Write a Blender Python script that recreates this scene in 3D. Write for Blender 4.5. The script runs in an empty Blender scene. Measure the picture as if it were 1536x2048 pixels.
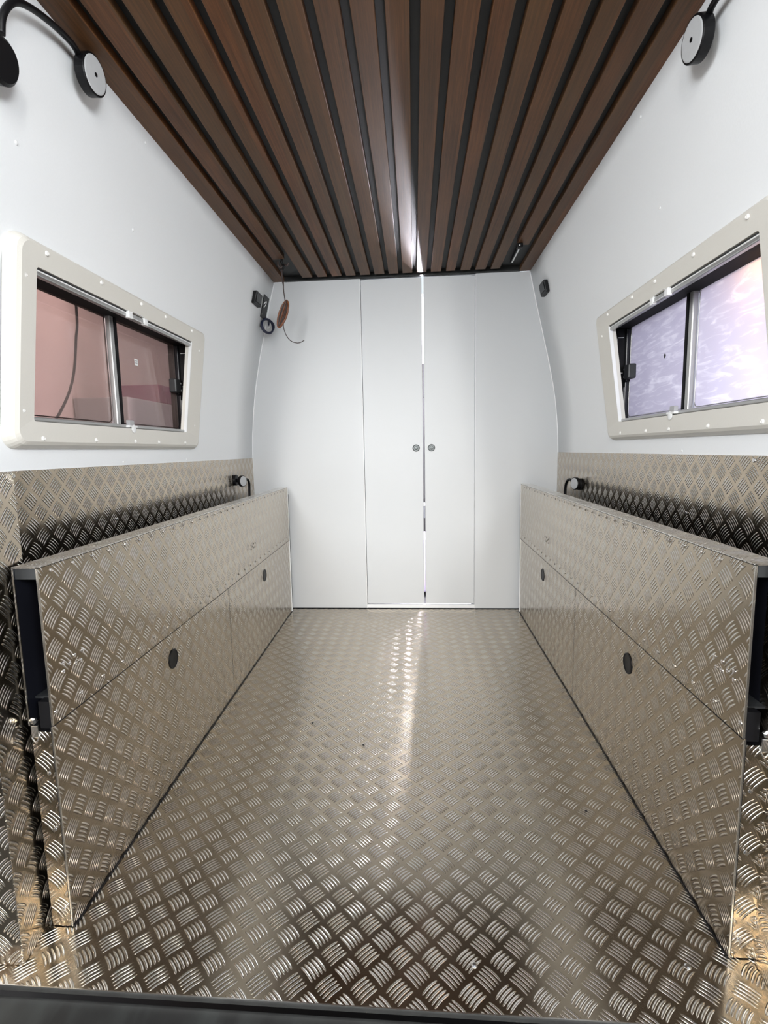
import bpy, math, random
from mathutils import Vector, Matrix
random.seed(7)
SC = bpy.context.scene
COL = SC.collection

# ------------------------------------------------------------------ camera
def make_camera():
    p, r, y = .1263, -.0208, .077
    f = Vector((-math.sin(y)*math.cos(p), math.cos(y)*math.cos(p), -math.sin(p)))
    rt = Vector((math.cos(y), math.sin(y), 0)); up = rt.cross(f)
    c, s = math.cos(r), math.sin(r)
    R, U = c*rt+s*up, -s*rt+c*up
    cam = bpy.data.cameras.new('camera'); o = bpy.data.objects.new('camera', cam); COL.objects.link(o)
    m = Matrix((R, U, -f)).transposed().to_4x4(); m.translation = (0, 0, .9473)
    o.matrix_world = m
    cam.sensor_fit = 'HORIZONTAL'; cam.sensor_width = 36; cam.lens = 1029.54/1536*36
    cam.shift_x = 16.8/1536; cam.shift_y = 7.73/1536; cam.clip_start = .02; cam.clip_end = 60
    SC.camera = o
make_camera()
SC.view_settings.view_transform = 'Standard'; SC.view_settings.look = 'None'
SC.view_settings.gamma = 1; SC.view_settings.use_curve_mapping = False
SC.view_settings.exposure = 0.73

# ------------------------------------------------------------------ light
w = bpy.data.worlds.new('world'); SC.world = w; w.use_nodes = True
w.node_tree.nodes['Background'].inputs[0].default_value = (.80, .88, 1, 1)
w.node_tree.nodes['Background'].inputs[1].default_value = .66

def area(name, loc, target, sx, sy, power, color=(1, 1, 1), spread=180):
    l = bpy.data.lights.new(name, 'AREA'); l.shape = 'RECTANGLE'; l.size = sx; l.size_y = sy
    l.energy = power; l.color = color; l.spread = math.radians(spread)
    o = bpy.data.objects.new(name, l); COL.objects.link(o); o.location = loc
    o.rotation_euler = (Vector(target)-Vector(loc)).to_track_quat('-Z', 'Y').to_euler()
    return o
area('work_light_key', (.15, -1.0, 1.75), (-.05, 2.5, 1.1), 1.6, .8, 4, (.94, .975, 1))
area('side_fill_light', (-1.2, -.95, 1.60), (.75, 2.0, 1.35), .7, .5, 36, (.94, .975, 1))  # added fill lamp that brightens the right wall
area('side_fill_light', (1.2, -.95, 1.60), (-.9, 2.0, 1.35), .7, .5, 36, (.94, .975, 1))  # added fill lamp that brightens the left wall
area('work_light_low', (-.3, -1.1, 1.25), (-.1, 3, 1.0), .5, .4, 5, (.95, .98, 1))
area('garage_tube_light', (-1.0, -2.2, 2.3), (-.2, 1.2, .4), .10, 1.6, 34, (1, .97, .92))
area('garage_tube_light', (1.2, -2.2, 2.3), (.1, 1.2, .4), .10, 1.6, 34, (1, .97, .92))
area('warm_garage_light', (1.5, .25, .45), (.5, .79, 0), .2, .2, .8, (1, .58, .25))
#area('warm_garage_light', (-2.0, -1.3, .7), (0, 1.3, .1), .25, .25, .4, (1, .62, .32))
area('right_window_light', (1.22, 1.24, 1.06), (.84, 1.40, 1.14), .25, .25, 1.5, (.93, .92, 1))
area('right_window_warm_light', (.93, 1.35, 1.42), (.84, 1.38, 1.37),       .05, .05, .18, (1, .50, .10))
area('left_outside_light', (-1.75, 3.2, 2.7), (-2.65, 4.5, 1.5), .8, .5, 9, (1, .90, .84), 120)
area('cab_windscreen_light', (.24, 3.82, 1.30), (.03, 3.0, 1.25), .28, .95, 230, (.93, .91, 1))
area('cab_roof_light', (.16, 3.66, 1.72), (.03, 3.0, 1.85), .05, .08, 24, (.93, .9, 1))
area('cab_inner_light', (.5, 3.2, 1.8), (.02, 3.6, .6), .2, .2, 6, (.95, .9, 1))

# ------------------------------------------------------------------ materials
def new_mat(name):
    m = bpy.data.materials.new(name); m.use_nodes = True
    return m, m.node_tree, m.node_tree.nodes['Principled BSDF']
def simple(name, col, rough=.5, metal=0., noise=0., scale=60., bump=0., spec=.5):
    m, t, b = new_mat(name)
    b.inputs['Base Color'].default_value = (*col, 1); b.inputs['Roughness'].default_value = rough
    b.inputs['Metallic'].default_value = metal; b.inputs['Specular IOR Level'].default_value = spec
    tc = t.nodes.new('ShaderNodeTexCoord'); n = t.nodes.new('ShaderNodeTexNoise'); n.inputs['Scale'].default_value = scale
    n.inputs['Detail'].default_value = 4
    t.links.new(tc.outputs['Object'], n.inputs['Vector'])
    if noise:
        mx = t.nodes.new('ShaderNodeMix'); mx.data_type = 'RGBA'
        mx.inputs[6].default_value = (*[c*(1-noise) for c in col], 1)
        mx.inputs[7].default_value = (*[min(1, c*(1+noise)) for c in col], 1)
        t.links.new(n.outputs['Fac'], mx.inputs[0]); t.links.new(mx.outputs[2], b.inputs['Base Color'])
    if bump:
        bp = t.nodes.new('ShaderNodeBump'); bp.inputs['Distance'].default_value = bump
        t.links.new(n.outputs['Fac'], bp.inputs['Height']); t.links.new(bp.outputs['Normal'], b.inputs['Normal'])
    return m

class NT:
    """tiny expression helper for math nodes"""
    def __init__(s, t): s.t = t
    def m(s, op, a, b=None, c=None):
        n = s.t.nodes.new('ShaderNodeMath'); n.operation = op
        for i, v in enumerate((a, b, c)):
            if v is None: continue
            if isinstance(v, (int, float)): n.inputs[i].default_value = v
            else: s.t.links.new(v, n.inputs[i])
        return n.outputs[0]

PITCH = .0634
def tread(name, col=(.50, .43, .335), rough=.17, flip=False, offs=(0, 0)):
    """five-bar tread plate: groups of five curved bars alternating at right angles, UV in metres"""
    m, t, b = new_mat(name); N = NT(t); M = N.m
    uv = t.nodes.new('ShaderNodeUVMap'); sep = t.nodes.new('ShaderNodeSeparateXYZ'); t.links.new(uv.outputs[0], sep.inputs[0])
    U = M('DIVIDE', M('SUBTRACT', sep.outputs[0], offs[0]), -PITCH if flip else PITCH)
    V = M('DIVIDE', M('SUBTRACT', sep.outputs[1], offs[1]), PITCH)
    def group(sh, swap):
        ra = M('SUBTRACT', M('FRACT', M('ADD', U, sh)), .5)
        rb = M('SUBTRACT', M('FRACT', M('ADD', V, sh)), .5)
        k = PITCH*.70711
        s = M('MULTIPLY', M('ADD', ra, rb), k); q = M('MULTIPLY', M('SUBTRACT', rb, ra), k)
        if swap: s, q = q, s
        s2 = M('MULTIPLY', s, s)
        q = M('ADD', q, M('SUBTRACT', M('MULTIPLY', s2, 5.5), .0006))
        g = .0074
        idx = M('MINIMUM', M('MAXIMUM', M('ROUND', M('DIVIDE', q, g)), -2), 2)
        d = M('DIVIDE', M('SUBTRACT', q, M('MULTIPLY', idx, g)), .0026)
        e = M('DIVIDE', s, .0190)
        e2 = M('MULTIPLY', e, e)
        h = M('SUBTRACT', M('SUBTRACT', 1, M('MULTIPLY', d, d)), M('MULTIPLY', e2, e2))
        return M('MAXIMUM', h, 0)
    H = M('ADD', group(.5, False), group(0., True))
    Hs = M('POWER', H, .8)
    tc = t.nodes.new('ShaderNodeTexCoord'); n = t.nodes.new('ShaderNodeTexNoise'); n.inputs['Scale'].default_value = 9
    n.inputs['Detail'].default_value = 5; t.links.new(tc.outputs['Object'], n.inputs['Vector'])
    n2 = t.nodes.new('ShaderNodeTexNoise'); n2.inputs['Scale'].default_value = 160; t.links.new(tc.outputs['Object'], n2.inputs['Vector'])
    hh = M('ADD', M('MULTIPLY', Hs, .0016), M('MULTIPLY', n2.outputs['Fac'], .000008))
    bp = t.nodes.new('ShaderNodeBump'); bp.inputs['Distance'].default_value = 1.0; bp.inputs['Strength'].default_value = 1.0
    t.links.new(hh, bp.inputs['Height']); t.links.new(bp.outputs['Normal'], b.inputs['Normal'])
    mx = t.nodes.new('ShaderNodeMix'); mx.data_type = 'RGBA'
    mx.inputs[6].default_value = (*[c*.86 for c in col], 1); mx.inputs[7].default_value = (*[min(1, c*1.1) for c in col], 1)
    t.links.new(n.outputs['Fac'], mx.inputs[0])
    mx2 = t.nodes.new('ShaderNodeMix'); mx2.data_type = 'RGBA'; mx2.inputs[7].default_value = (.96, .95, .93, 1)   # bar tops painted whiter, their highlights put into the colour
    t.links.new(M('MULTIPLY', M('MINIMUM', H, 1), .8), mx2.inputs[0]); t.links.new(mx.outputs[2], mx2.inputs[6]); t.links.new(mx2.outputs[2], b.inputs['Base Color'])
    b.inputs['Metallic'].default_value = 1
    rr = M('SUBTRACT', M('ADD', rough-.05, M('MULTIPLY', n.outputs['Fac'], .12)), M('MULTIPLY', M('MINIMUM', H, 1), .05))
    t.links.new(rr, b.inputs['Roughness'])
    return m

def wood_mat():
    m, t, b = new_mat('slat_wood'); N = NT(t); M = N.m
    tc = t.nodes.new('ShaderNodeTexCoord'); sep = t.nodes.new('ShaderNodeSeparateXYZ'); t.links.new(tc.outputs['Object'], sep.inputs[0])
    slat = M('FLOOR', M('DIVIDE', M('ADD', sep.outputs[0], .797), .0786))
    wn = t.nodes.new('ShaderNodeTexWhiteNoise'); wn.noise_dimensions = '1D'; t.links.new(slat, wn.inputs['W'])
    def noise(sx, sy, det):
        cb = t.nodes.new('ShaderNodeCombineXYZ')
        t.links.new(M('MULTIPLY', sep.outputs[0], sx), cb.inputs[0])
        t.links.new(M('ADD', M('MULTIPLY', sep.outputs[1], sy), M('MULTIPLY', wn.outputs['Value'], 37)), cb.inputs[1])
        t.links.new(slat, cb.inputs[2])
        n = t.nodes.new('ShaderNodeTexNoise'); n.inputs['Scale'].default_value = 1; n.inputs['Detail'].default_value = det
        t.links.new(cb.outputs[0], n.inputs['Vector']); return n.outputs['Fac']
    grain = noise(160, 3.2, 4); patch = noise(9, 2.4, 2); fine = noise(500, 22, 2)
    r1 = t.nodes.new('ShaderNodeValToRGB')
    r1.color_ramp.elements[0].position = .30; r1.color_ramp.elements[0].color = (.040, .018, .007, 1)
    r1.color_ramp.elements[1].position = .72; r1.color_ramp.elements[1].color = (.215, .085, .028, 1)
    e = r1.color_ramp.elements.new(.5); e.color = (.112, .045, .017, 1)
    fac = M('ADD', M('MULTIPLY', grain, .45), M('ADD', M('MULTIPLY', patch, .35), M('MULTIPLY', fine, .2)))
    t.links.new(fac, r1.inputs[0])
    mx = t.nodes.new('ShaderNodeMix'); mx.data_type = 'RGBA'; mx.blend_type = 'MIX'; mx.inputs[7].default_value = (.070, .050, .025, 1)
    t.links.new(M('MULTIPLY', M('MULTIPLY', wn.outputs['Value'], patch), .9), mx.inputs[0]); t.links.new(r1.outputs[0], mx.inputs[6])
    t.links.new(mx.outputs[2], b.inputs['Base Color'])
    b.inputs['Roughness'].default_value = .42; b.inputs['Specular IOR Level'].default_value = .24
    return m

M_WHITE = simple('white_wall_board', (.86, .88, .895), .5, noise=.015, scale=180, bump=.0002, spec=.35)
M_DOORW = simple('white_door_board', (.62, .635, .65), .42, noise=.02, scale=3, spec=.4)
M_EDGE = simple('white_board_edge', (.86, .87, .88), .4)
M_TREAD_F = tread('floor_tread_plate', offs=(-.671, .8577))
M_TREAD_L = tread('bench_tread_plate', offs=(.971, .704))
M_TREAD_T = tread('cap_tread_plate', col=(.80, .78, .74), rough=.26)  # paler plate for the caps, reflected white wall put into the colour
M_TREAD_W = tread('wall_tread_plate', col=(.52, .44, .34), rough=.21, offs=(1.1762, .8403+PITCH/2))
M_TREAD_SL = tread('strip_tread_plate', offs=(-.7215+PITCH/2, .36+PITCH/2))
M_TREAD_SR = tread('strip_tread_plate_mirrored', flip=True, offs=(.5905+PITCH/2, .36+PITCH/2))
M_TREAD_P = tread('pillar_tread_plate', offs=(.01, .01))
M_WOOD = wood_mat()
M_BACK = simple('black_ceiling_felt', (.006, .007, .007), .55, noise=.2)
M_BLACK = simple('black_plastic', (.004, .004, .005), .42, noise=.2, scale=30, spec=.28)
M_BLACKSAT = simple('black_painted_metal', (.006, .0065, .010), .3, noise=.3, scale=14, bump=.0002)
M_DARKGREY = simple('dark_grey_plastic', (.022, .024, .026), .45)
M_ALU = simple('bright_aluminium_edge', (.86, .85, .82), .22, 1)
M_STEEL = simple('steel_screw', (.75, .74, .72), .22, 1)
M_SILVER = simple('silver_rail', (.42, .42, .415), .3, .6)
M_CASING = simple('cream_window_casing', (.70, .68, .625), .38, noise=.03, scale=400, bump=.0001)
M_CREAMSCREW = simple('cream_screw_cap', (.86, .85, .82), .25)
M_WHITEPL = simple('white_plastic', (.85, .86, .86), .3)
M_LENS = simple('frosted_lens', (.50, .51, .52), .5, noise=.06, scale=90)
M_KNOB = simple('gunmetal_knob', (.14, .15, .15), .35, .7)
M_RUBBER = simple('black_rubber_seal', (.005, .005, .006), .7, spec=.2)
M_BRWIRE = simple('brown_wire', (.17, .050, .013), .4, noise=.9, scale=110)
M_BRDARK = simple('dark_brown_wire', (.045, .028, .024), .5)
M_NAVY = simple('navy_wire', (.008, .012, .040), .4)
M_LILAC = simple('lilac_plastic', (.33, .29, .37), .5)
M_GREY = simple('grey_plastic', (.4, .4, .41), .4)
M_SEAT = simple('black_seat_fabric', (.010, .009, .009), .8)
M_GFLOOR = simple('garage_concrete', (.022, .022, .021), .75, noise=.3, scale=5)
M_GWALL = simple('garage_pink_plaster', (.36, .29, .265), .8, noise=.12, scale=1.5)
M_GWALL2 = simple('garage_grey_plaster', (.4, .4, .43), .8, noise=.12, scale=1.5)

def step_mat():
    m, t, b = new_mat('worn_black_step'); N = NT(t); M = N.m
    tc = t.nodes.new('ShaderNodeTexCoord'); n = t.nodes.new('ShaderNodeTexNoise'); n.inputs['Scale'].default_value = 14; n.inputs['Detail'].default_value = 8
    mp = t.nodes.new('ShaderNodeMapping'); mp.inputs['Scale'].default_value = (1.6, .6, 1); mp.inputs['Rotation'].default_value = (0, 0, .5)
    t.links.new(tc.outputs['Object'], mp.inputs[0]); t.links.new(mp.outputs[0], n.inputs['Vector'])
    r = t.nodes.new('ShaderNodeValToRGB'); r.color_ramp.elements[0].position = .4; r.color_ramp.elements[0].color = (.002, .0022, .002, 1)
    r.color_ramp.elements[1].position = .75; r.color_ramp.elements[1].color = (.016, .018, .017, 1)
    t.links.new(n.outputs['Fac'], r.inputs[0]); t.links.new(r.outputs[0], b.inputs['Base Color'])
    b.inputs['Roughness'].default_value = .6
    bp = t.nodes.new('ShaderNodeBump'); bp.inputs['Distance'].default_value = .002
    t.links.new(n.outputs['Fac'], bp.inputs['Height']); t.links.new(bp.outputs['Normal'], b.inputs['Normal'])
    return m
M_STEP = step_mat()

def glass_mat(name, tint, film):
    m, t, b = new_mat(name); t.nodes.remove(b)
    out = t.nodes['Material Output']
    tr = t.nodes.new('ShaderNodeBsdfTransparent'); tr.inputs[0].default_value = (*tint, 1)
    gl = t.nodes.new('ShaderNodeBsdfGlossy'); gl.inputs['Roughness'].default_value = .04 if not film else .2
    mx = t.nodes.new('ShaderNodeMixShader')
    lw = t.nodes.new('ShaderNodeLayerWeight'); lw.inputs[0].default_value = .5; q_ = NT(t); frv = q_.m('ADD', q_.m('MULTIPLY', q_.m('POWER', lw.outputs['Facing'], 5), .5), .035)
    tc = t.nodes.new('ShaderNodeTexCoord')
    body = tr.outputs[0]
    if film:
        tl = t.nodes.new('ShaderNodeBsdfTranslucent'); tl.inputs[0].default_value = (.86, .84, .92, 1)
        mp = t.nodes.new('ShaderNodeMapping'); mp.inputs['Rotation'].default_value = (.55, 0, 0); mp.inputs['Scale'].default_value = (1, 5, 26)
        n = t.nodes.new('ShaderNodeTexNoise'); n.inputs['Scale'].default_value = 1.6; n.inputs['Detail'].default_value = 8; n.inputs['Distortion'].default_value = 1.6
        t.links.new(tc.outputs['Object'], mp.inputs[0]); t.links.new(mp.outputs[0], n.inputs['Vector'])
        n2 = t.nodes.new('ShaderNodeTexNoise'); n2.inputs['Scale'].default_value = 14; n2.inputs['Detail'].default_value = 5
        t.links.new(tc.outputs['Object'], n2.inputs['Vector'])
        r = t.nodes.new('ShaderNodeValToRGB'); r.color_ramp.elements[0].position = .50; r.color_ramp.elements[0].color = (.74, .72, .79, 1)
        r.color_ramp.elements[1].position = .74; r.color_ramp.elements[1].color = (.98, .97, 1, 1)
        t.links.new(n.outputs['Fac'], r.inputs[0]); t.links.new(r.outputs[0], tl.inputs[0])
        bp = t.nodes.new('ShaderNodeBump'); bp.inputs['Distance'].default_value = .004
        t.links.new(n2.outputs['Fac'], bp.inputs['Height']); t.links.new(bp.outputs['Normal'], gl.inputs['Normal'])
        ms = t.nodes.new('ShaderNodeMixShader'); ms.inputs[0].default_value = .95
        t.links.new(tr.outputs[0], ms.inputs[1]); t.links.new(tl.outputs[0], ms.inputs[2]); body = ms.outputs[0]
    else:
        n = t.nodes.new('ShaderNodeTexNoise'); n.inputs['Scale'].default_value = 4; t.links.new(tc.outputs['Object'], n.inputs['Vector'])
        df = t.nodes.new('ShaderNodeBsdfDiffuse'); df.inputs[0].default_value = (.42, .33, .30, 1)
        ms = t.nodes.new('ShaderNodeMixShader'); mm = NT(t).m('MULTIPLY', n.outputs['Fac'], .30); t.links.new(mm, ms.inputs[0])
        t.links.new(tr.outputs[0], ms.inputs[1]); t.links.new(df.outputs[0], ms.inputs[2]); body = ms.outputs[0]
    t.links.new(frv, mx.inputs[0]); t.links.new(body, mx.inputs[1]); t.links.new(gl.outputs[0], mx.inputs[2])
    t.links.new(mx.outputs[0], out.inputs[0])
    return m
M_GLASS_L = glass_mat('smoky_brown_glass', (.78, .69, .67), False)
M_GLASS_R = glass_mat('film_covered_glass', (.75, .72, .8), True)

# ------------------------------------------------------------------ mesh helper
class MB:
    def __init__(s): s.v = []; s.f = []; s.uv = []; s.smooth = []
    def face(s, pts, uv=None, smooth=False):
        i = len(s.v); s.v += [tuple(p) for p in pts]; s.f.append(list(range(i, i+len(pts)))); s.smooth.append(smooth)
        if uv is None:
            n = (Vector(pts[1])-Vector(pts[0])).cross(Vector(pts[2])-Vector(pts[0]))
            a = max(range(3), key=lambda k: abs(n[k]))
            uv = [((p[1], p[2]), (p[0], p[2]), (p[0], p[1]))[a] for p in pts]
        s.uv.append(uv); return s
    def hexa(s, b, t):
        """b, t: four bottom and four top points in order"""
        s.face(b[::-1]); s.face(t)
        for i in range(4):
            j = (i+1) % 4; s.face([b[i], b[j], t[j], t[i]])
        return s
    def box(s, x0, x1, y0, y1, z0, z1):
        x0, x1 = sorted((x0, x1)); y0, y1 = sorted((y0, y1)); z0, z1 = sorted((z0, z1))
        return s.hexa([(x0, y0, z0), (x1, y0, z0), (x1, y1, z0), (x0, y1, z0)], [(x0, y0, z1), (x1, y0, z1), (x1, y1, z1), (x0, y1, z1)])
    def lathe(s, c, axis, prof, n=32):
        """prof: list of (radius, along axis)"""
        ax = Vector(axis).normalized(); a = ax.orthogonal().normalized(); b = ax.cross(a); c = Vector(c)
        rings = [[c+ax*h+(a*math.cos(k*2*math.pi/n)+b*math.sin(k*2*math.pi/n))*r for k in range(n)] for r, h in prof]
        for i in range(len(rings)-1):
            for k in range(n):
                j = (k+1) % n; s.face([rings[i][k], rings[i][j], rings[i+1][j], rings[i+1][k]], smooth=False)
        s.face(rings[0][::-1]); s.face(rings[-1]); return s
    def tube(s, pts, r, n=10, closed=False):
        P = [Vector(p) for p in pts]; m = len(P); rings = []; prev = None
        for i, p in enumerate(P):
            if closed: d = P[(i+1) % m]-P[i-1]
            else: d = P[min(i+1, m-1)]-P[max(i-1, 0)]
            d.normalize()
            if prev is None: a = d.orthogonal().normalized()
            else:
                a = prev-d*prev.dot(d); a.normalize()
            prev = a; b = d.cross(a)
            rings.append([p+(a*math.cos(k*2*math.pi/n)+b*math.sin(k*2*math.pi/n))*r for k in range(n)])
        for i in range(m if closed else m-1):
            for k in range(n):
                j = (k+1) % n; q = (i+1) % m
                s.face([rings[i][k], rings[i][j], rings[q][j], rings[q][k]], smooth=True)
        if not closed: s.face(rings[0][::-1]); s.face(rings[-1])
        return s
    def build(s, name, mat, parent=None, bevel=0, base=None):
        me = bpy.data.meshes.new(name)
        # weld identical vertices so smooth shading and bevels work
        idx = {}; vv = []; mp = []
        for p in s.v:
            k = tuple(round(c, 6) for c in p)
            if k not in idx: idx[k] = len(vv); vv.append(p)
            mp.append(idx[k])
        fs = []; uvs = []; sm = []
        for f, u, q in zip(s.f, s.uv, s.smooth):
            g = [mp[i] for i in f]
            if len(set(g)) < len(g): continue
            fs.append(g); uvs.append(u); sm.append(q)
        off = Vector(base) if base is not None else Vector((0, 0, 0))
        me.from_pydata([tuple(Vector(p)-off) for p in vv], [], fs)
        lay = me.uv_layers.new(name='UVMap'); k = 0
        for f, u in zip(fs, uvs):
            for c in u: lay.data[k].uv = c; k += 1
        for p, q in zip(me.polygons, sm): p.use_smooth = q
        me.update()
        o = bpy.data.objects.new(name, me); COL.objects.link(o); me.materials.append(mat)
        if base is not None: o.location = off
        if parent is not None:
            w_ = Vector((0, 0, 0)); q_ = parent
            while q_ is not None: w_ += q_.location; q_ = q_.parent
            o.parent = parent; o.location = off-w_
        if bevel:
            b = o.modifiers.new('bevel', 'BEVEL'); b.width = bevel; b.segments = 2; b.limit_method = 'ANGLE'
        return o

def tag(o, label=None, cat=None, group=None, kind=None):
    if label: o['label'] = label
    if cat: o['category'] = cat
    if group: o['group'] = group
    if kind: o['kind'] = kind
    return o
def empty(name, loc, label=None, cat=None, group=None, kind=None):
    o = bpy.data.objects.new(name, None); o.empty_display_size = .05; COL.objects.link(o); o.location = loc
    return tag(o, label, cat, group, kind)
def spline(ctrl, n=8):
    P = [Vector(c) for c in ctrl]; P = [P[0]*2-P[1]]+P+[P[-1]*2-P[-2]]; out = []
    for i in range(1, len(P)-2):
        for k in range(n):
            t = k/n; a, b, c, d = P[i-1:i+3]
            out.append(.5*((2*b)+(c-a)*t+(2*a-5*b+4*c-d)*t*t+(3*b-a-3*c+d)*t**3))
    out.append(P[-2]); return out
def rrect(y0, y1, z0, z1, r, n=6):
    out = []
    for cy, cz, a0 in ((y1-r, z1-r, 0), (y0+r, z1-r, 90), (y0+r, z0+r, 180), (y1-r, z0+r, 270)):
        for k in range(n+1):
            a = math.radians(a0+90*k/n); out.append((cy+r*math.cos(a), cz+r*math.sin(a)))
    return out

# ------------------------------------------------------------------ the van's inner shell
Y0, D, H = .74, 3.0086, 1.90
PL = [(0, .957), (.80, .957), (.924, .955), (1.05, .949), (1.169, .938), (1.27, .925), (1.368, .908), (1.488, .884), (1.618, .852), (1.79, .812), (1.90, .780)]
PR = [(0, .812), (.80, .812), (.915, .812), (1.055, .806), (1.17, .795), (1.276, .780), (1.438, .746), (1.54, .722), (1.641, .698), (1.735, .676), (1.90, .640)]
def px(s, z):
    P = PL if s < 0 else PR
    for (a, b), (c, d) in zip(P, P[1:]):
        if z <= c: return b+(d-b)*(z-a)/(c-a)
    return P[-1][1]
WZ = (1.035, 1.390); WY = (1.205, 2.053)          # window opening
SIDE = {-1: 'left', 1: 'right'}
for s in (-1, 1):
    zs = sorted(set([round(i*.05, 3) for i in range(39)]+[WZ[0]-.005, WZ[1]+.005, WZ[0]-.025, WZ[1]+.025]))
    ys = [Y0, 1.0, WY[0]-.03, WY[0]-.005, WY[1]+.075, WY[1]+.10, 2.4, 2.7, D+.02]
    mb = MB()
    for z0, z1 in zip(zs, zs[1:]):
        for y0, y1 in zip(ys, ys[1:]):
            if y0 == WY[0]-.005 and y1 == WY[1]+.075 and z0 >= WZ[0]-.006 and z1 <= WZ[1]+.006: continue
            q = [(s*px(s, z0), y0, z0), (s*px(s, z0), y1, z0), (s*px(s, z1), y1, z1), (s*px(s, z1), y0, z1)]
            mb.face(q if s < 0 else q[::-1], smooth=True)
    wo = mb.build('wall_'+SIDE[s], M_WHITE); tag(wo, kind='structure')
    so = wo.modifiers.new('solid', 'SOLIDIFY'); so.thickness = .022; so.offset = -1
    # small white screw caps in the wall board
    pts = [(1.146, 1.624), (1.608, 1.871), (1.611, 1.631), (1.637, .927), (2.111, .927)] if s < 0 else [(1.636, 1.867), (1.62, 1.615), (2.10, .927), (1.642, .927)]
    for y, z in pts:
        MB().lathe((s*px(s, z), y, z), (-s, 0, 0), [(.0045, -.002), (.0045, .001), (.002, .0022)], 12).build('screw', M_WHITEPL, wo)

# floor
fl = MB(); fl.face([(-.96, .766, 0), (.815, .766, 0), (.815, D+.02, 0), (-.96, D+.02, 0)])
fl.face([(-.96, .766, -.012), (.815, .766, -.012), (.815, .766, 0), (-.96, .766, 0)])
fl.face([(-.96, D+.02, -.012), (.815, D+.02, -.012), (.815, .766, -.012), (-.96, .766, -.012)])
FL = fl.build('floor', M_TREAD_F); tag(FL, kind='structure')
MB().box(-.96, .815, .7645, .7665, -.010, .0008).build('bright_edge', M_ALU, FL)
for x, y in ((.488, .868), (.100, .849)):
    MB().lathe((x, y, 0), (0, 0, 1), [(.006, -.001), (.006, .0012), (.003, .0026)], 14).build('rivet', M_STEEL, FL)
for x, y in ((-.368, 1.684), (-.175, 1.555), (.438, 1.275)):
    MB().lathe((x, y, 0), (0, 0, 1), [(.004, -.001), (.0035, .0008)], 7).build('scuff_mark', M_BLACK, FL)

# ceiling: black backing with wooden slats
cl = MB().box(-.80, .66, Y0, D+.02, 1.924, 1.945)
CE = cl.build('ceiling', M_BACK); tag(CE, kind='structure')
edges = [(-.7854, -.7164), (-.6927, -.6337), (-.6047, -.5486), (-.5195, -.4664), (-.4392, -.3859), (-.3618, -.3094), (-.2831, -.2294), (-.2051, -.1513), (-.1280, -.0761),
         (-.0530, .0000), (.0239, .0762), (.1000, .1543), (.1811, .2294), (.2585, .3102), (.3372, .3913), (.4184, .4672), (.4966, .5521), (.5794, .6450)]
sl = MB()
for i, (a, b) in enumerate(edges):
    y1 = {0: 3.004, 17: 3.004, 1: 2.66, 16: 2.632}.get(i, 2.945)
    sl.box(a, b, Y0, y1, 1.90, 1.924)
sl.build('slats', M_WOOD, CE, bevel=.0015)
MB().box(-.72, .585, 2.985, 3.006, 1.900, 1.924).build('end_channel', M_BACK, CE)

# bulkhead
def prof_poly(s, xin, z0, z1, y):
    zz = [z0]+[z for z in [i*.05 for i in range(39)] if z0 < z < z1]+[z1]
    return [(s*px(s, z), y, z) for z in zz], [(xin, y, z) for z in zz]
WB = empty('wall_back', (-.5, D, 0), kind='structure')
for s, xin in ((-1, -.2935), (1, .3475)):
    a, b = prof_poly(s, xin, .004, 1.9, 3.006); mb = MB()
    for i in range(len(a)-1):
        f = [a[i], b[i], b[i+1], a[i+1]]; g = [(p[0], 3.026, p[2]) for p in f]
        if s > 0: f = f[::-1]; g = g[::-1]
        mb.face(f); mb.face(g[::-1])
    mb.face([b[0], b[-1], (xin, 3.026, 1.9), (xin, 3.026, .004)])
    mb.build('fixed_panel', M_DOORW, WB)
    MB().box(xin-.0015, xin+.0015, 3.0035, 3.012, .004, 1.898).build('edge_strip', M_EDGE, WB)
MB().box(-.292, .346, 3.007, 3.026, .004, .026).build('sill_strip', M_EDGE, WB)
MB().box(-.95, .81, 3.0045, 3.03, -.01, .0045).build('floor_gap_strip', M_RUBBER, WB)  # black strip stands in for the dark gap under the panels
for x in (-.2915, .3460): MB().box(x-.02, x+.02, 3.029, 3.033, 0, 1.90).build('leak_blocker', M_WHITE, WB)  # unseen strips added to block light leaking through the panel seams
for x0, x1 in ((-.31, .048), (.062, .366)): MB().box(x0, x1, 3.029, 3.033, 1.87, 1.922).build('leak_blocker', M_WHITE, WB)  # unseen strips added to stop light leaking above the doors
# thin cover beads where the panels meet the side walls
for s in (-1, 1):
    mb = MB(); mb.tube([(s*(px(s, z)-.001), 3.004, z) for z in [i*.05 for i in range(39)]], .003, 6); mb.build('corner_bead', M_EDGE, WB)
for k, (xa, xb, kx) in enumerate(((-.2895, .0500, .0112), (.0606, .3440, .0992))):
    dm = MB().box(xa, xb, 3.010, 3.028, .031, 1.893)
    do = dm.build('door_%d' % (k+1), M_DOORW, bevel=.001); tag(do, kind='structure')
    xs = xb if k == 0 else xa
    MB().box(xs-.0008, xs+.0008, 3.0110, 3.0285, .031, 1.56).build('slit_dark_strip', M_RUBBER, do)  # black strip added to keep the lower slit edge from lighting up
    kb = MB().lathe((kx, 3.0105, .9565), (0, -1, 0), [(.0205, 0), (.0205, .002), (.018, .0035), (.0165, .0015), (.011, .0015), (.009, .003), (.004, .0034)], 32)
    kb.build('finger_pull', M_KNOB, do)

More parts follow.
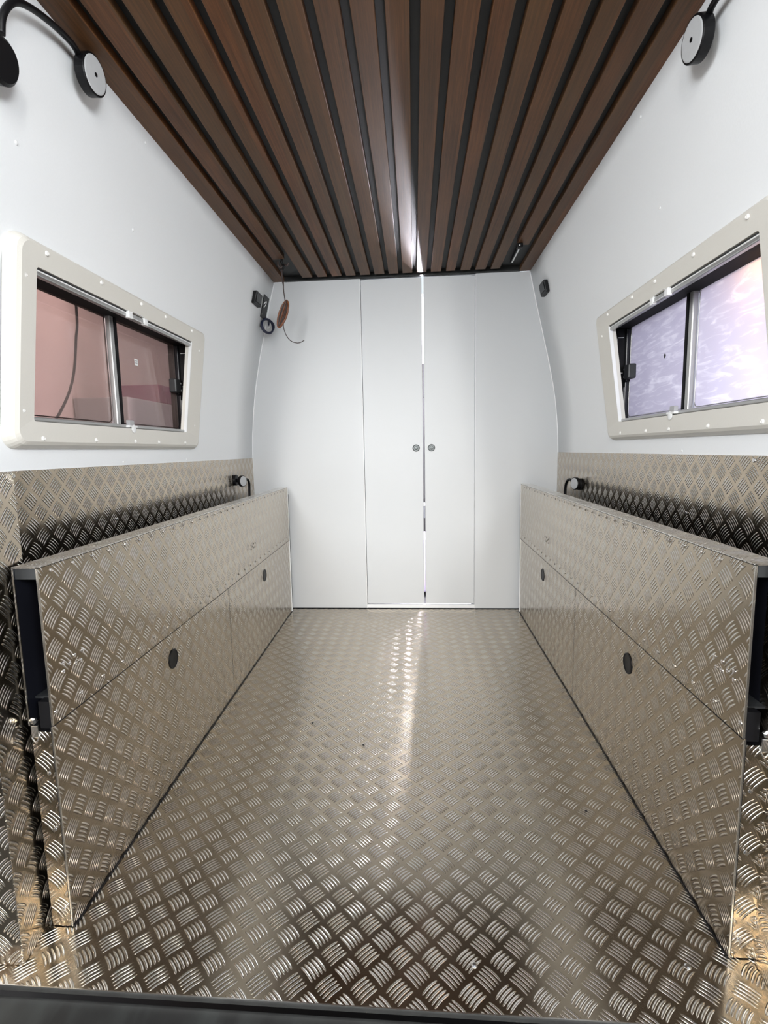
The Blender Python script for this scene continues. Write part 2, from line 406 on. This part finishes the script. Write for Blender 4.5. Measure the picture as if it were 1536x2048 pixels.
# ------------------------------------------------------------------ cab glimpsed through the slit
seat = empty('dark_seat_block', (.05, 3.5, 0), 'seat-shaped black block put in behind the slit between the white doors to darken it', 'seat')  # black seat shape added to keep the slit dark, narrow so light passes
MB().box(-.50, .078, 3.42, 3.56, .62, 1.28).build('backrest', M_SEAT, seat, bevel=.006)
MB().box(-.30, .080, 3.44, 3.54, 1.27, 1.50).build('headrest', M_SEAT, seat, bevel=.006)
cn = MB().box(-.3, .085, 3.36, 3.7, 0, .36).build('cab_console', M_LILAC, bevel=.01); tag(cn, 'lilac grey box low behind the slit between the white doors', 'box')
MB().box(-.25, .08, 3.38, 3.60, .50, .58).build('tray', M_DARKGREY, cn)
cs = empty('cab_partition', (.05, 3.9, 0), 'pale cab lining high behind the slit between the white doors', 'panel')
MB().box(-.6, .7, 3.86, 3.90, 1.56, 2.05).build('lining', M_WHITEPL, cs)
MB().box(-.6, .7, 3.87, 3.92, -.02, 1.56).build('dark_lining', M_SEAT, cs)
MB().box(-.9, .8, 3.05, 3.9, -.05, -.02).build('cab_floor', M_SEAT, cs)

# ------------------------------------------------------------------ wall cladding sheets
for s in (-1, 1):
    X = (.957 if s < 0 else .812)
    mb = MB().box(s*(X-.0035), s*(X+.001), .80, 3.002, 0, .9165)
    o = mb.build('wall_cladding', M_TREAD_W); tag(o, 'tread plate cladding low on the %s wall under its window' % SIDE[s], 'wall panel')
    for y, z in (((1.161, .905), (1.571, .746)) if s < 0 else ((1.592, .743), (1.3, .905))):
        MB().lathe((s*(X-.0035), y, z), (-s, 0, 0), [(.006, 0), (.005, .0015), (.003, .002)], 12).build('rivet', M_STEEL, o)

# ------------------------------------------------------------------ folding side benches
def bench(s):
    # face line: near end closer to the middle than the far end
    xn, xf = (-.6985, -.741) if s < 0 else (.5675, .597)
    yn, yf = (.883, 2.945) if s < 0 else (.889, 2.945)
    X = lambda y, d=0: xn+(xf-xn)*(y-yn)/(3.0-yn)+s*d
    root = empty('folding_bench', (xn, yn, 0), 'tread plate clad %s side bench panel standing on the floor, two black finger holes' % SIDE[s], 'bench')
    def slab(name, mat, d0, d1, y0, y1, z0, z1, parent=root, bev=0):
        def ptz(d, y, z): return (X(y, d), y, z)
        if s < 0: o4 = [(d1, y0), (d0, y0), (d0, y1), (d1, y1)]
        else: o4 = [(d0, y0), (d1, y0), (d1, y1), (d0, y1)]
        return MB().hexa([ptz(d, y, z0) for d, y in o4], [ptz(d, y, z1) for d, y in o4]).build(name, mat, parent, bevel=bev)
    zs = .4335
    T = .050
    slab('upper_panel', M_TREAD_L, 0, .002, yn, yf, zs+.001, .744)
    slab('lower_panel', M_TREAD_L, .0025, .0045, yn+.001, yf, .002, zs-.0012)
    slab('top_cap', M_TREAD_T, -.0008, T, yn, yf, .744, .746)
    slab('back_panel', M_BLACKSAT, T-.002, T, yn, yf, zs, .744)
    slab('core', M_BLACKSAT, .006, T-.003, yn+.16, yf-.004, .03, .742)
    slab('cap_block', M_DARKGREY, .006, T-.003, yn+.0025, yn+.05, .722, .7425)
    slab('lower_block', M_BLACK, .004, .028, yn+.002, yn+.10, zs-.006, zs+.048)
    slab('bottom_tread', M_DARKGREY, .004, T-.003, yn+.02, yn+.16, zs+.046, zs+.05)
    # bright cut edges of the sheets
    slab('sheet_edge', M_ALU, -.0006, .0032, yn-.001, yn+.001, zs+.001, .745)
    slab('sheet_edge', M_ALU, T-.003, T+.0003, yn-.001, yn+.001, zs, .745)
    slab('sheet_edge', M_ALU, -.0006, T, yn-.001, yn+.001, .7435, .7465)
    slab('sheet_edge', M_ALU, .0022, .0050, yn-.001, yn+.001, .002, zs-.002)
    slab('sheet_edge', M_BLACK, .0056, .0066, yn-.0005, yn+.001, .002, zs-.002)
    slab('top_seam', M_BLACK, -.0011, -.0003, yn, yf, .7428, .7438)
    slab('hinge_seam', M_BLACK, -.0004, .002, yn, yf, zs-.0013, zs+.0008)
    slab('floor_seam', M_BLACK, -.0006, .002, yn, yf, -.001, .003)
    # joint in the lower sheet
    slab('sheet_joint', M_DARKGREY, .0020, .0030, 1.889, 1.8900, .004, zs-.002)
    # end strip of the lower part, facing the door opening
    slab('end_strip', M_TREAD_SL if s < 0 else M_TREAD_SR, .0062, .0455, yn-.0005, yn+.002, .002, zs-.012)
    slab('post', M_BLACK, .0062, .0480, yn+.003, yn+.06, .002, zs-.014)
    for z in (.335, .216, .039): MB().lathe((X(yn, .019), yn-.0005, z), (0, -1, 0), [(.0045, 0), (.004, .001), (.002, .0018)], 12).build('screw', M_STEEL, root)
    # far end trim
    slab('far_end_trim', M_WHITE, -.001, T, yf, yf+.006, 0, .742)
    slab('far_end_post', M_DARKGREY, .005, T, yf+.006, 2.990, 0, .70)
    # finger holes: black cups
    for y, z in ((1.395, .3545), (2.395, .357)):
        c = MB().lathe((X(y, .0026), y, z), (-s, 0, 0), [(.0285, -.0), (.0285, .0022), (.026, .003), (.024, .0012), (.002, .0006)], 36)
        c.build('finger_hole', M_BLACK, root)
    # hinge and pan head screws
    def scr(y, z, r=.0042): MB().lathe((X(y), y, z), (-s, 0, 0), [(r, 0), (r, .0012), (r*.5, .0024), (r*.2, .0016)], 12).build('screw', M_STEEL, root)
    y = yn+.036
    while y < 2.92: scr(y, .7318); y += .0668
    y = yn+.010
    while y < 2.92: scr(y, .4575, .0045); y += .0800
    for ay in (.926, 2.30) if s > 0 else (.926, 2.2):
        for dy, dz in ((.06, .018), (.035, .018), (.052, 0), (0, .016), (.018, .008), (.036, 0), (-.001, 0)): scr(ay+dy*1.05, .525+dz, .0045)
    # hinge fitting at the foot of the hollow end
    hb = MB().box(X(yn, .030), X(yn, .044), yn-.004, yn+.03, zs-.022, zs+.002)
    hbo = hb.build('hinge_bracket', M_STEEL, root, bevel=.001)
    MB().lathe((X(yn, .037), yn-.002, zs+.012), (0, -1, 0), [(.0075, 0), (.0075, .004), (.004, .006)], 6).build('hinge_bolt', M_STEEL, hbo)
    MB().tube(spline([(X(yn, .028), yn, zs-.016), (X(yn, .034), yn-.006, zs-.03), (X(yn, .046), yn-.002, zs-.022)], 5), .0016, 6).build('tie_wire', M_STEEL, root)
    return root
for s in (-1, 1): bench(s)

# ------------------------------------------------------------------ clad pillars beside the door opening
for s in (-1, 1):
    a, b, out = (-.742, -.762, -1.02) if s < 0 else (.604, .616, .90)
    zt = .92
    lo = [(a, .80, 0), (b, .93, 0), (out, .93, 0), (out, .80, 0)]
    d = -.028*s if False else 0
    if s > 0: lo = lo[::-1]
    mb = MB().hexa([(p[0], p[1], 0) for p in lo], [(p[0], p[1], zt) for p in lo])
    o = mb.build('door_pillar', M_TREAD_P, bevel=.002)
    tag(o, 'tread plate clad pillar at the %s edge of the rear door opening' % SIDE[s], 'pillar')

# ------------------------------------------------------------------ windows
def window(s):
    XG = .985 if s < 0 else .840
    n = 1 if s < 0 else 2
    root = empty('window_%d' % n, (s*XG, 1.66, 1.2), kind='structure')
    def P(y, z, off): return (s*(px(s, min(z, 1.88))-off), y, z)
    def loop(y0, y1, z0, z1, r, off): return [P(y, z, off) for y, z in rrect(y0, y1, z0, z1, r)]
    loops = [loop(1.135, 2.195, .968, 1.454, .035, -.001), loop(1.137, 2.193, .970, 1.452, .035, .010),
             loop(1.146, 2.180, .978, 1.444, .032, .025), loop(1.156, 2.165, .986, 1.438, .028, .030),
             loop(WY[0], WY[1], WZ[0], WZ[1], .006, .030),
             [(s*(XG-.004), y, z) for y, z in rrect(WY[0]-.0, WY[1]+.0, WZ[0], WZ[1], .006)]]
    # last loop: reveal straight back for a little way only (a short lip), so the deeper window shows behind
    lip = loop(WY[0], WY[1], WZ[0], WZ[1], .006, .004)
    loops[-1] = lip
    mb = MB(); K = len(loops[0])
    for A, B in zip(loops, loops[1:]):
        for k in range(K):
            j = (k+1) % K; f = [A[k], A[j], B[j], B[k]]
            mb.face(f[::-1] if s < 0 else f, smooth=False)
    mb.build('window_casing', M_CASING, root)
    def bx(name, mat, d0, d1, y0, y1, z0, z1, bev=0, par=root):
        """d: depth measured inwards from the glass plane"""
        return MB().box(s*(XG-d0), s*(XG-d1), y0, y1, z0, z1).build(name, mat, par, bevel=bev)
    # black outer frame around the panes, deeper than the casing
    bx('outer_frame', M_RUBBER, -.02, .012, 1.10, 2.30, 1.405, 1.50)
    bx('outer_frame', M_RUBBER, -.02, .012, 1.10, 2.30, .98, 1.046)
    bx('outer_frame', M_RUBBER, -.02, .012, 2.115, 2.32, 1.04, 1.41)
    bx('outer_frame', M_RUBBER, -.02, .012, 1.08, 1.25, 1.04, 1.41)
    mb = MB(); q4 = [(s*(XG+.01), 2.121), (s*(px(s, 1.03)-.010), 2.121), (s*(px(s, 1.03)-.010), 2.127), (s*(XG+.01), 2.127)]
    q5 = [(s*(XG+.01), 2.121), (s*(px(s, 1.40)-.010), 2.121), (s*(px(s, 1.40)-.010), 2.127), (s*(XG+.01), 2.127)]
    mb.hexa([(x, y, 1.025) for x, y in q4], [(x, y, 1.402) for x, y in q5]).build('far_liner', M_BLACK, root)
    # short dark returns that close the wall opening behind the casing
    mb = MB(); k0, k1 = px(s, 1.03)-.006, px(s, 1.395)-.006
    mb.box(s*(XG+.01), s*k1, WY[0]-.004, 2.121, 1.391, 1.397); mb.box(s*(XG+.01), s*k0, WY[0]-.004, 2.121, 1.028, 1.034); mb.build('opening_return', M_RUBBER, root)
    bx('bottom_liner', M_RUBBER, .0, .018, WY[0], 2.22, 1.030, 1.040)
    # panes and centre post
    mp = M_GLASS_L if s < 0 else M_GLASS_R
    for y0, y1, d in ((1.255, 1.640, .004), (1.662, 2.105, .010)):
        mb = MB(); ring = rrect(y0, y1, 1.050, 1.402, .020)
        A = [(s*(XG-d), y, z) for y, z in ring]; B = [(s*(XG-d+.004), y, z) for y, z in ring]
        mb.face(A if s < 0 else A[::-1]); mb.face(B[::-1] if s < 0 else B)
        for k in range(len(A)):
            j = (k+1) % len(A); mb.face([A[k], A[j], B[j], B[k]])
        mb.build('pane', mp, root)
        # clear rounded bead round each pane
        mb = MB().tube([(s*(XG-d-.001), y, z) for y, z in rrect(y0+.006, y1-.006, 1.056, 1.396, .018)], .0016, 6, closed=True)
        mb.build('pane_bead', M_SILVER if s > 0 else M_BRDARK, root)
    bx('centre_post', M_SILVER, .004, .022, 1.640, 1.660, 1.046, 1.405, .004)
    bx('post_seal', M_RUBBER, .004, .024, 1.660, 1.672, 1.046, 1.405)
    # roller track with catch ticks on the far side
    bx('roller_track', M_BLACKSAT, .012, .024, 2.108, 2.119, 1.05, 1.39, .003)
    bx('track_cover', M_GREY, .0241, .026, 2.108, 2.118, 1.065, 1.17)
    for z in (1.358, 1.225, 1.062): MB().box(s*(XG-.030), s*(XG-.052), 2.119, 2.1212, z, z+.0022).build('catch_tick', M_WHITEPL, root)
    for z0, z1 in ((1.20, 1.355), (1.075, 1.19)): MB().box(s*(XG-.053), s*(XG-.0545), 2.119, 2.1212, z0, z1).build('track_glint', M_GREY, root)
    # lock
    lk = bx('latch', M_DARKGREY, .010, .040, 2.040, 2.085, 1.196, 1.250, .005)
    lp_ = bx('latch_plate', M_BLACK, .014, .030, 2.085, 2.112, 1.190, 1.252, .003)
    for z in (1.208, 1.236): MB().lathe((s*(XG-.030), 2.102, z), (-s, 0, 0), [(.004, 0), (.003, .002)], 10).build('latch_screw', M_WHITEPL, lp_)
    # silver blind rails along the opening
    xr = px(s, 1.385)-.026
    mb = MB().box(s*(xr), s*(xr+.016), WY[0]+.003, WY[1]-.002, 1.372, 1.388); rail_ = mb.build('blind_rail', M_SILVER, root, bevel=.003)
    mb = MB().box(s*(xr-.001), s*(xr+.002), WY[0]+.003, WY[1]-.002, 1.3815, 1.3845); mb.build('rail_groove', M_WHITEPL, rail_)
    mb = MB().box(s*(xr-.001), s*(xr+.004), WY[0]+.003, WY[1]-.002, 1.386, 1.3885); mb.build('rail_groove', M_DARKGREY, rail_)
    xb = px(s, 1.04)-.022
    mb = MB().box(s*(xb), s*(xb+.016), WY[0]+.003, WY[1]-.002, 1.0365, 1.0475); mb.build('blind_rail', M_SILVER, root, bevel=.003)
    ya, yb = WY[1]-.0035, WY[1]-.0005; q4 = [(0.0305, ya), (0.018, ya), (0.018, yb), (0.0305, yb)]
    mb = MB().hexa([P(y, 1.037, o) for o, y in q4], [P(y, 1.388, o) for o, y in q4]); mb.build('side_rail', M_WHITEPL, root)
    # blind catches
    for y in (1.598, 1.690):
        MB().box(s*(xr-.010), s*(xr+.004), y-.011, y+.011, 1.368, 1.390).build('blind_catch', M_WHITEPL, root, bevel=.003)
    MB().box(s*(xr-.006), s*(xr+.002), 1.609, 1.679, 1.3735, 1.3865).build('catch_bar', M_SILVER, root, bevel=.002)
    MB().tube([(s*(xr-.008), y, z) for y, z in rrect(1.608, 1.680, 1.372, 1.392, .005)], .0012, 6, closed=True).build('catch_loop', M_WHITEPL, root)
    MB().box(s*(xb-.012), s*(xb+.006), 1.622, 1.672, 1.038, 1.045).build('bottom_catch', M_WHITEPL, root, bevel=.002)
    MB().box(s*(xb-.008), s*(xb+.004), 1.630, 1.660, 1.045, 1.062).build('bottom_catch_tab', M_GREY, root, bevel=.002)
    MB().lathe((s*(xb-.009), 1.650, 1.034), (-s, 0, 0), [(.013, 0), (.013, .002), (.006, .004)], 18).build('bottom_catch_knob', M_WHITEPL, root)
    # cream screw caps on the casing
    pts = [(y, 1.428) for y in (1.232, 1.448, 1.661, 1.823, 2.039)]+[(y, .994) for y in (1.232, 1.448, 1.661, 1.820, 2.036)]
    pts += [(1.170, z) for z in (1.361, 1.262, 1.058)]+[(2.122, z) for z in (1.368, 1.268, 1.066)]
    for y, z in pts:
        MB().lathe(P(y, z, .0295), (-s, 0, 0), [(.0062, 0), (.0058, .0022), (.0035, .0042), (.0018, .0034)], 16).build('casing_screw', M_CREAMSCREW, root)
    if s < 0:
        sk_ = bx('sticker', M_WHITEPL, .0108, .0112, 1.790, 1.812, 1.262, 1.284)
        bx('sticker_print', M_GREY, .0112, .0114, 1.794, 1.808, 1.268, 1.272, 0, sk_); bx('sticker_print', M_GREY, .0112, .0114, 1.794, 1.808, 1.276, 1.279, 0, sk_)
    else:
        MB().lathe((s*(XG-.0108), 1.822, 1.238), (-s, 0, 0), [(.008, 0), (.005, .001)], 7).build('smudge', M_DARKGREY, root)
        MB().lathe((s*(XG-.0108), 1.690, 1.098), (-s, 0, 0), [(.006, 0), (.004, .001)], 7).build('smudge', M_DARKGREY, root)
    return root
for s in (-1, 1): window(s)

# ------------------------------------------------------------------ reading lamps
def disc(name, mat, c, ax, r, t, parent, n=40, rim=.0015):
    return MB().lathe(c, ax, [(r-rim, 0), (r, rim), (r, t-rim), (r-rim, t)], n).build(name, mat, parent)
def top_lamp(s):
    if s < 0:
        hc = Vector((-.771, 1.297, 1.850)); neck = [(-.767, 1.278, 1.868), (-.760, 1.238, 1.872), (-.760, 1.189, 1.868), (-.762, 1.145, 1.860), (-.764, 1.104, 1.848), (-.768, 1.074, 1.834), (-.774, 1.057, 1.814), (-.781, 1.048, 1.788), (-.786, 1.048, 1.76)]
        bc = (-.830, 1.046, 1.722)
    else:
        hc = Vector((.633, 1.285, 1.817)); neck = [(.634, 1.275, 1.836), (.626, 1.253, 1.840), (.622, 1.229, 1.842), (.622, 1.190, 1.842), (.622, 1.13, 1.838), (.626, 1.06, 1.825), (.632, 1.00, 1.80), (.640, .98, 1.76)]
        bc = (.676, .975, 1.722)
    root = empty('reading_lamp', bc, 'black gooseneck reading lamp high on the %s wall beside the slatted ceiling' % SIDE[s], 'lamp')
    ax = Vector((-s, -.06, -.10)).normalized()
    disc('lamp_head', M_BLACK, hc, ax, .0430, .024, root)
    lens = MB().lathe(hc+ax*.0225, ax, [(.0385, 0), (.0385, .0022), (.036, .0032), (.002, .0036)], 40).build('lens', M_LENS, root)
    MB().lathe(hc+ax*.0255, ax, [(.0048, 0), (.0048, .0012)], 16).build('lens_button', M_BLACK, lens)
    MB().tube(spline(neck, 6), .0068, 12).build('gooseneck', M_BLACK, root)
    disc('wall_base', M_BLACK, bc, (-s, 0, -.25), .040, .050, root, rim=.006)
    MB().tube([hc+Vector((0, -.025, .022))+ax*.01, Vector(neck[0])], .009, 12).build('neck_joint', M_BLACK, root)
for s in (-1, 1): top_lamp(s)
def low_lamp(s):
    bc, hc, nk = ((-.9535, 2.675, .806), (-.925, 2.690, .800), [(-.912, 2.700, .800), (-.905, 2.735, .806), (-.905, 2.762, .785), (-.908, 2.770, .745), (-.910, 2.770, .66)]) if s < 0 else \
                 ((.8085, 2.585, .763), (.788, 2.572, .768), [(.772, 2.585, .775), (.766, 2.62, .785), (.763, 2.655, .770), (.763, 2.675, .735), (.765, 2.68, .65)])
    root = empty('stowed_reading_lamp', bc, 'small black gooseneck lamp on the %s wall cladding, half hidden behind the bench top' % SIDE[s], 'lamp')
    a = Vector((-s, -.35, 0)).normalized()
    disc('wall_disc', M_BLACK, bc, (-s, 0, 0), .029, .012, root)
    MB().tube([Vector(bc)+Vector((-s*.01, 0, 0)), Vector(hc)+a*.006], .010, 12).build('hub', M_BLACK, root)
    disc('lamp_head', M_BLACK, hc, a, .030, .016, root)
    MB().lathe(Vector(hc)+a*.0155, a, [(.027, 0), (.026, .0015), (.002, .002)], 32).build('lens', M_LENS, root)
    MB().tube(spline(nk, 6), .0066, 12).build('gooseneck', M_BLACK, root)
    return root
for s in (-1, 1): low_lamp(s)

# ------------------------------------------------------------------ wall fittings near the bulkhead
def switch(s):
    z0, z1, y0, y1 = (1.716, 1.776, 2.715, 2.815) if s < 0 else (1.714, 1.772, 2.735, 2.835)
    q = lambda y, z, o: (s*(px(s, z)-o), y, z)
    root = empty('black_switch', q((y0+y1)/2, z0, 0), 'small black rectangular switch on the upper %s wall near the white doors' % SIDE[s], 'switch')
    def sl2(name, mat, y0, y1, z0, z1, o0, o1, bev, par=root):
        lo = [q(y0, z0, o0), q(y1, z0, o0), q(y1, z1, o0), q(y0, z1, o0)]; hi = [q(y0, z0, o1), q(y1, z0, o1), q(y1, z1, o1), q(y0, z1, o1)]
        return MB().hexa(lo, hi).build(name, mat, par, bevel=bev)
    hs_ = sl2('housing', M_BLACK, y0, y1, z0, z1, 0, .020, .003)
    sl2('rocker', M_DARKGREY, y0+.012, y1-.012, z0+.01, z1-.01, .020, .024, .002, hs_)
for s in (-1, 1): switch(s)
q = lambda y, z, o: (-(px(-1, z)-o), y, z)
cp = empty('cable_plate', q(2.93, 1.69, 0), 'black rectangular cable outlet plate in the upper left corner beside the doors', 'plate')
MB().hexa([q(2.885, 1.690, 0), q(2.975, 1.690, 0), q(2.975, 1.805, 0), q(2.885, 1.805, 0)], [q(2.885, 1.690, .004), q(2.975, 1.690, .004), q(2.975, 1.805, .004), q(2.885, 1.805, .004)]).build('plate', M_BLACK, cp)
MB().tube(spline([q(2.89, 1.755, .008), q(2.90, 1.770, .016), q(2.91, 1.755, .012), q(2.895, 1.74, .010)], 5), .0022, 6).build('wire_end', M_WHITEPL, cp)
MB().lathe(q(2.895, 1.705, .0035), (1, 0, 0), [(.003, 0), (.002, .002)], 8).build('screw', M_STEEL, cp)
# coil of navy cable
def coil(name, mat, c, n, ra, rb, tilt, loops, rad, seed, axis_u, axis_v, fl=(.8, 1.1)):
    rnd = random.Random(seed); u, v = Vector(axis_u).normalized(), Vector(axis_v).normalized(); w_ = u.cross(v); pts = []
    for k in range(loops*28):
        a = k*2*math.pi/28; L = k//28
        if k % 28 == 0: ja, jb, jw = rnd.uniform(.80, 1.08), rnd.uniform(*fl), rnd.uniform(-.008, .008); lj = (ja, jb, jw)
        f = (k % 28)/28
        pts.append(Vector(c)+u*(ra*lj[0]*math.cos(a+tilt))+v*(rb*lj[1]*math.sin(a+tilt))+w_*lj[2])
    # soften the jumps between loops
    for _ in range(3): pts = [pts[0]]+[(pts[i-1]+pts[i]*2+pts[i+1])/4 for i in range(1, len(pts)-1)]+[pts[-1]]
    return pts
nv = empty('navy_cable_coil', (-.815, 2.94, 1.65), 'small coil of navy cable hanging under the black outlet plate', 'cable')
MB().tube(coil('c', None, (-.808, 2.93, 1.648), 0, .036, .040, .6, 8, .0035, 3, (1, .55, .25), (-.25, 0, 1)), .0040, 8).build('coil', M_NAVY, nv)
MB().tube(spline([(-.822, 2.975, 1.70), (-.812, 2.97, 1.69), (-.806, 2.955, 1.675), (-.806, 2.945, 1.655)], 6), .0034, 8).build('lead', M_NAVY, nv)
MB().tube(spline([(-.800, 2.905, 1.63), (-.796, 2.93, 1.645), (-.798, 2.955, 1.665)], 6), .0036, 8).build('white_tie', M_WHITEPL, nv)
# brown wire bundle hanging from the ceiling
bw = empty('brown_wire_bundle', (-.645, 2.68, 1.91), 'coiled bundle of brown wire hanging from the slatted ceiling at the left', 'cable')
MB().tube(coil('b', None, (-.657, 2.68, 1.643), 0, .068, .020, .2, 14, .0026, 5, (.34, .06, .94), (.94, .15, -.34), (.1, 1.15)), .0030, 8).build('coil', M_BRWIRE, bw)
MB().tube(coil('b', None, (-.656, 2.672, 1.645), 0, .066, .018, .2, 4, .0026, 11, (.34, .06, .94), (.94, .15, -.34), (.3, 1.15)), .0026, 8).build('dark_coil', M_BRDARK, bw)
MB().tube(spline([(-.648, 2.68, 1.91), (-.652, 2.68, 1.84), (-.648, 2.68, 1.80), (-.6485, 2.68, 1.76), (-.642, 2.68, 1.70)], 8), .0026, 8).build('lead', M_BRDARK, bw)
MB().tube(spline([(-.660, 2.675, 1.90), (-.652, 2.678, 1.86), (-.656, 2.682, 1.82), (-.648, 2.68, 1.78)], 8), .0028, 8).build('lead', M_BRDARK, bw)
MB().tube(spline([(-.670, 2.67, 1.895), (-.668, 2.67, 1.875), (-.655, 2.675, 1.865), (-.640, 2.675, 1.880), (-.625, 2.67, 1.872), (-.615, 2.67, 1.885)], 8), .0045, 8).build('knot', M_BRDARK, bw)
MB().tube(spline([(-.655, 2.66, 1.905), (-.648, 2.67, 1.885), (-.640, 2.67, 1.868), (-.648, 2.675, 1.855)], 8), .0055, 8).build('knot', M_BLACK, bw)
MB().tube(spline([(-.672, 2.68, 1.885), (-.660, 2.68, 1.855), (-.651, 2.68, 1.83)], 6), .0018, 6).build('stray_strand', M_BRDARK, bw)
MB().tube(spline([(-.657, 2.68, 1.60), (-.655, 2.68, 1.570), (-.642, 2.68, 1.535), (-.620, 2.68, 1.510), (-.590, 2.68, 1.500), (-.570, 2.68, 1.503), (-.552, 2.68, 1.512)], 8), .0020, 8).build('tail', M_BRDARK, bw)

# latch in the gap at the right end of the ceiling
lt = empty('ceiling_latch', (.52, 2.63, 1.915), 'metal latch strip with black block in the missing slat gap at the ceiling right', 'latch')
MB().box(.515, .524, 2.640, 2.885, 1.906, 1.911).build('metal_strip', M_ALU, lt, bevel=.001)
MB().box(.510, .515, 2.640, 2.885, 1.904, 1.918).build('strip_edge', M_BLACK, lt)
MB().box(.492, .520, 2.600, 2.631, 1.880, 1.8995).build('block', M_BLACK, lt, bevel=.003)
MB().lathe((.504, 2.6000, 1.889), (0, -1, -.4), [(.0035, 0), (.0025, .003)], 10).build('screw', M_WHITEPL, lt)

# ------------------------------------------------------------------ rear step and surroundings
st = MB().box(-1.1, 1.0, .25, .7635, -.16, -.014)
so = st.build('rear_step', M_STEP, bevel=.01); tag(so, 'worn black rear step in front of the tread plate floor', 'step')
for x, y in ((-.36, .70), (-.12, .695), (.35, .70)):
    MB().box(x-.011, x+.011, y-.028, y+.020, -.0142, -.0130).build('slot', M_RUBBER, so, bevel=.004)
gb = MB().box(-5, 5, -4.2, -4.1, -.6, 3.3).build('garage_wall_back', simple('dark_shutter', (.03, .03, .032), .7)); tag(gb, kind='structure')
gf = MB().box(-5, 5, -5, 7, -.62, -.60).build('garage_floor', M_GFLOOR); tag(gf, kind='structure')
gl_ = MB().box(-2.75, -2.65, -4.1, 6, -.6, 3.3).build('garage_wall_left', M_GWALL); tag(gl_, kind='structure')
gr_ = MB().box(2.65, 2.75, -4.1, 6, -.6, 3.3).build('garage_wall_right', M_GWALL2); tag(gr_, kind='structure')
gc = empty('garage_cabinet', (-2.4, 4.2, -.6), 'grey cabinet seen low through the smoky left window', 'cabinet')
MB().box(-2.64, -2.20, 3.9, 5.4, -.6, 1.40).build('body', simple('cabinet_grey', (.22, .21, .21), .5), gc, bevel=.01)
MB().box(-2.64, -2.22, 4.45, 5.0, 1.402, 1.56).build('storage_tray', simple('cabinet_plum', (.13, .04, .07), .5), gc, bevel=.01)
MB().tube(spline([(-1.6, 2.44, 2.6), (-1.6, 2.45, 1.7), (-1.6, 2.425, 1.50), (-1.6, 2.372, 1.306), (-1.6, 2.264, 1.15), (-1.6, 2.1, 1.0)], 10), .006, 8).build('hanging_cable', M_BLACK)
tag(bpy.data.objects['hanging_cable'], 'thin dark cable hanging outside behind the smoky left window', 'cable')
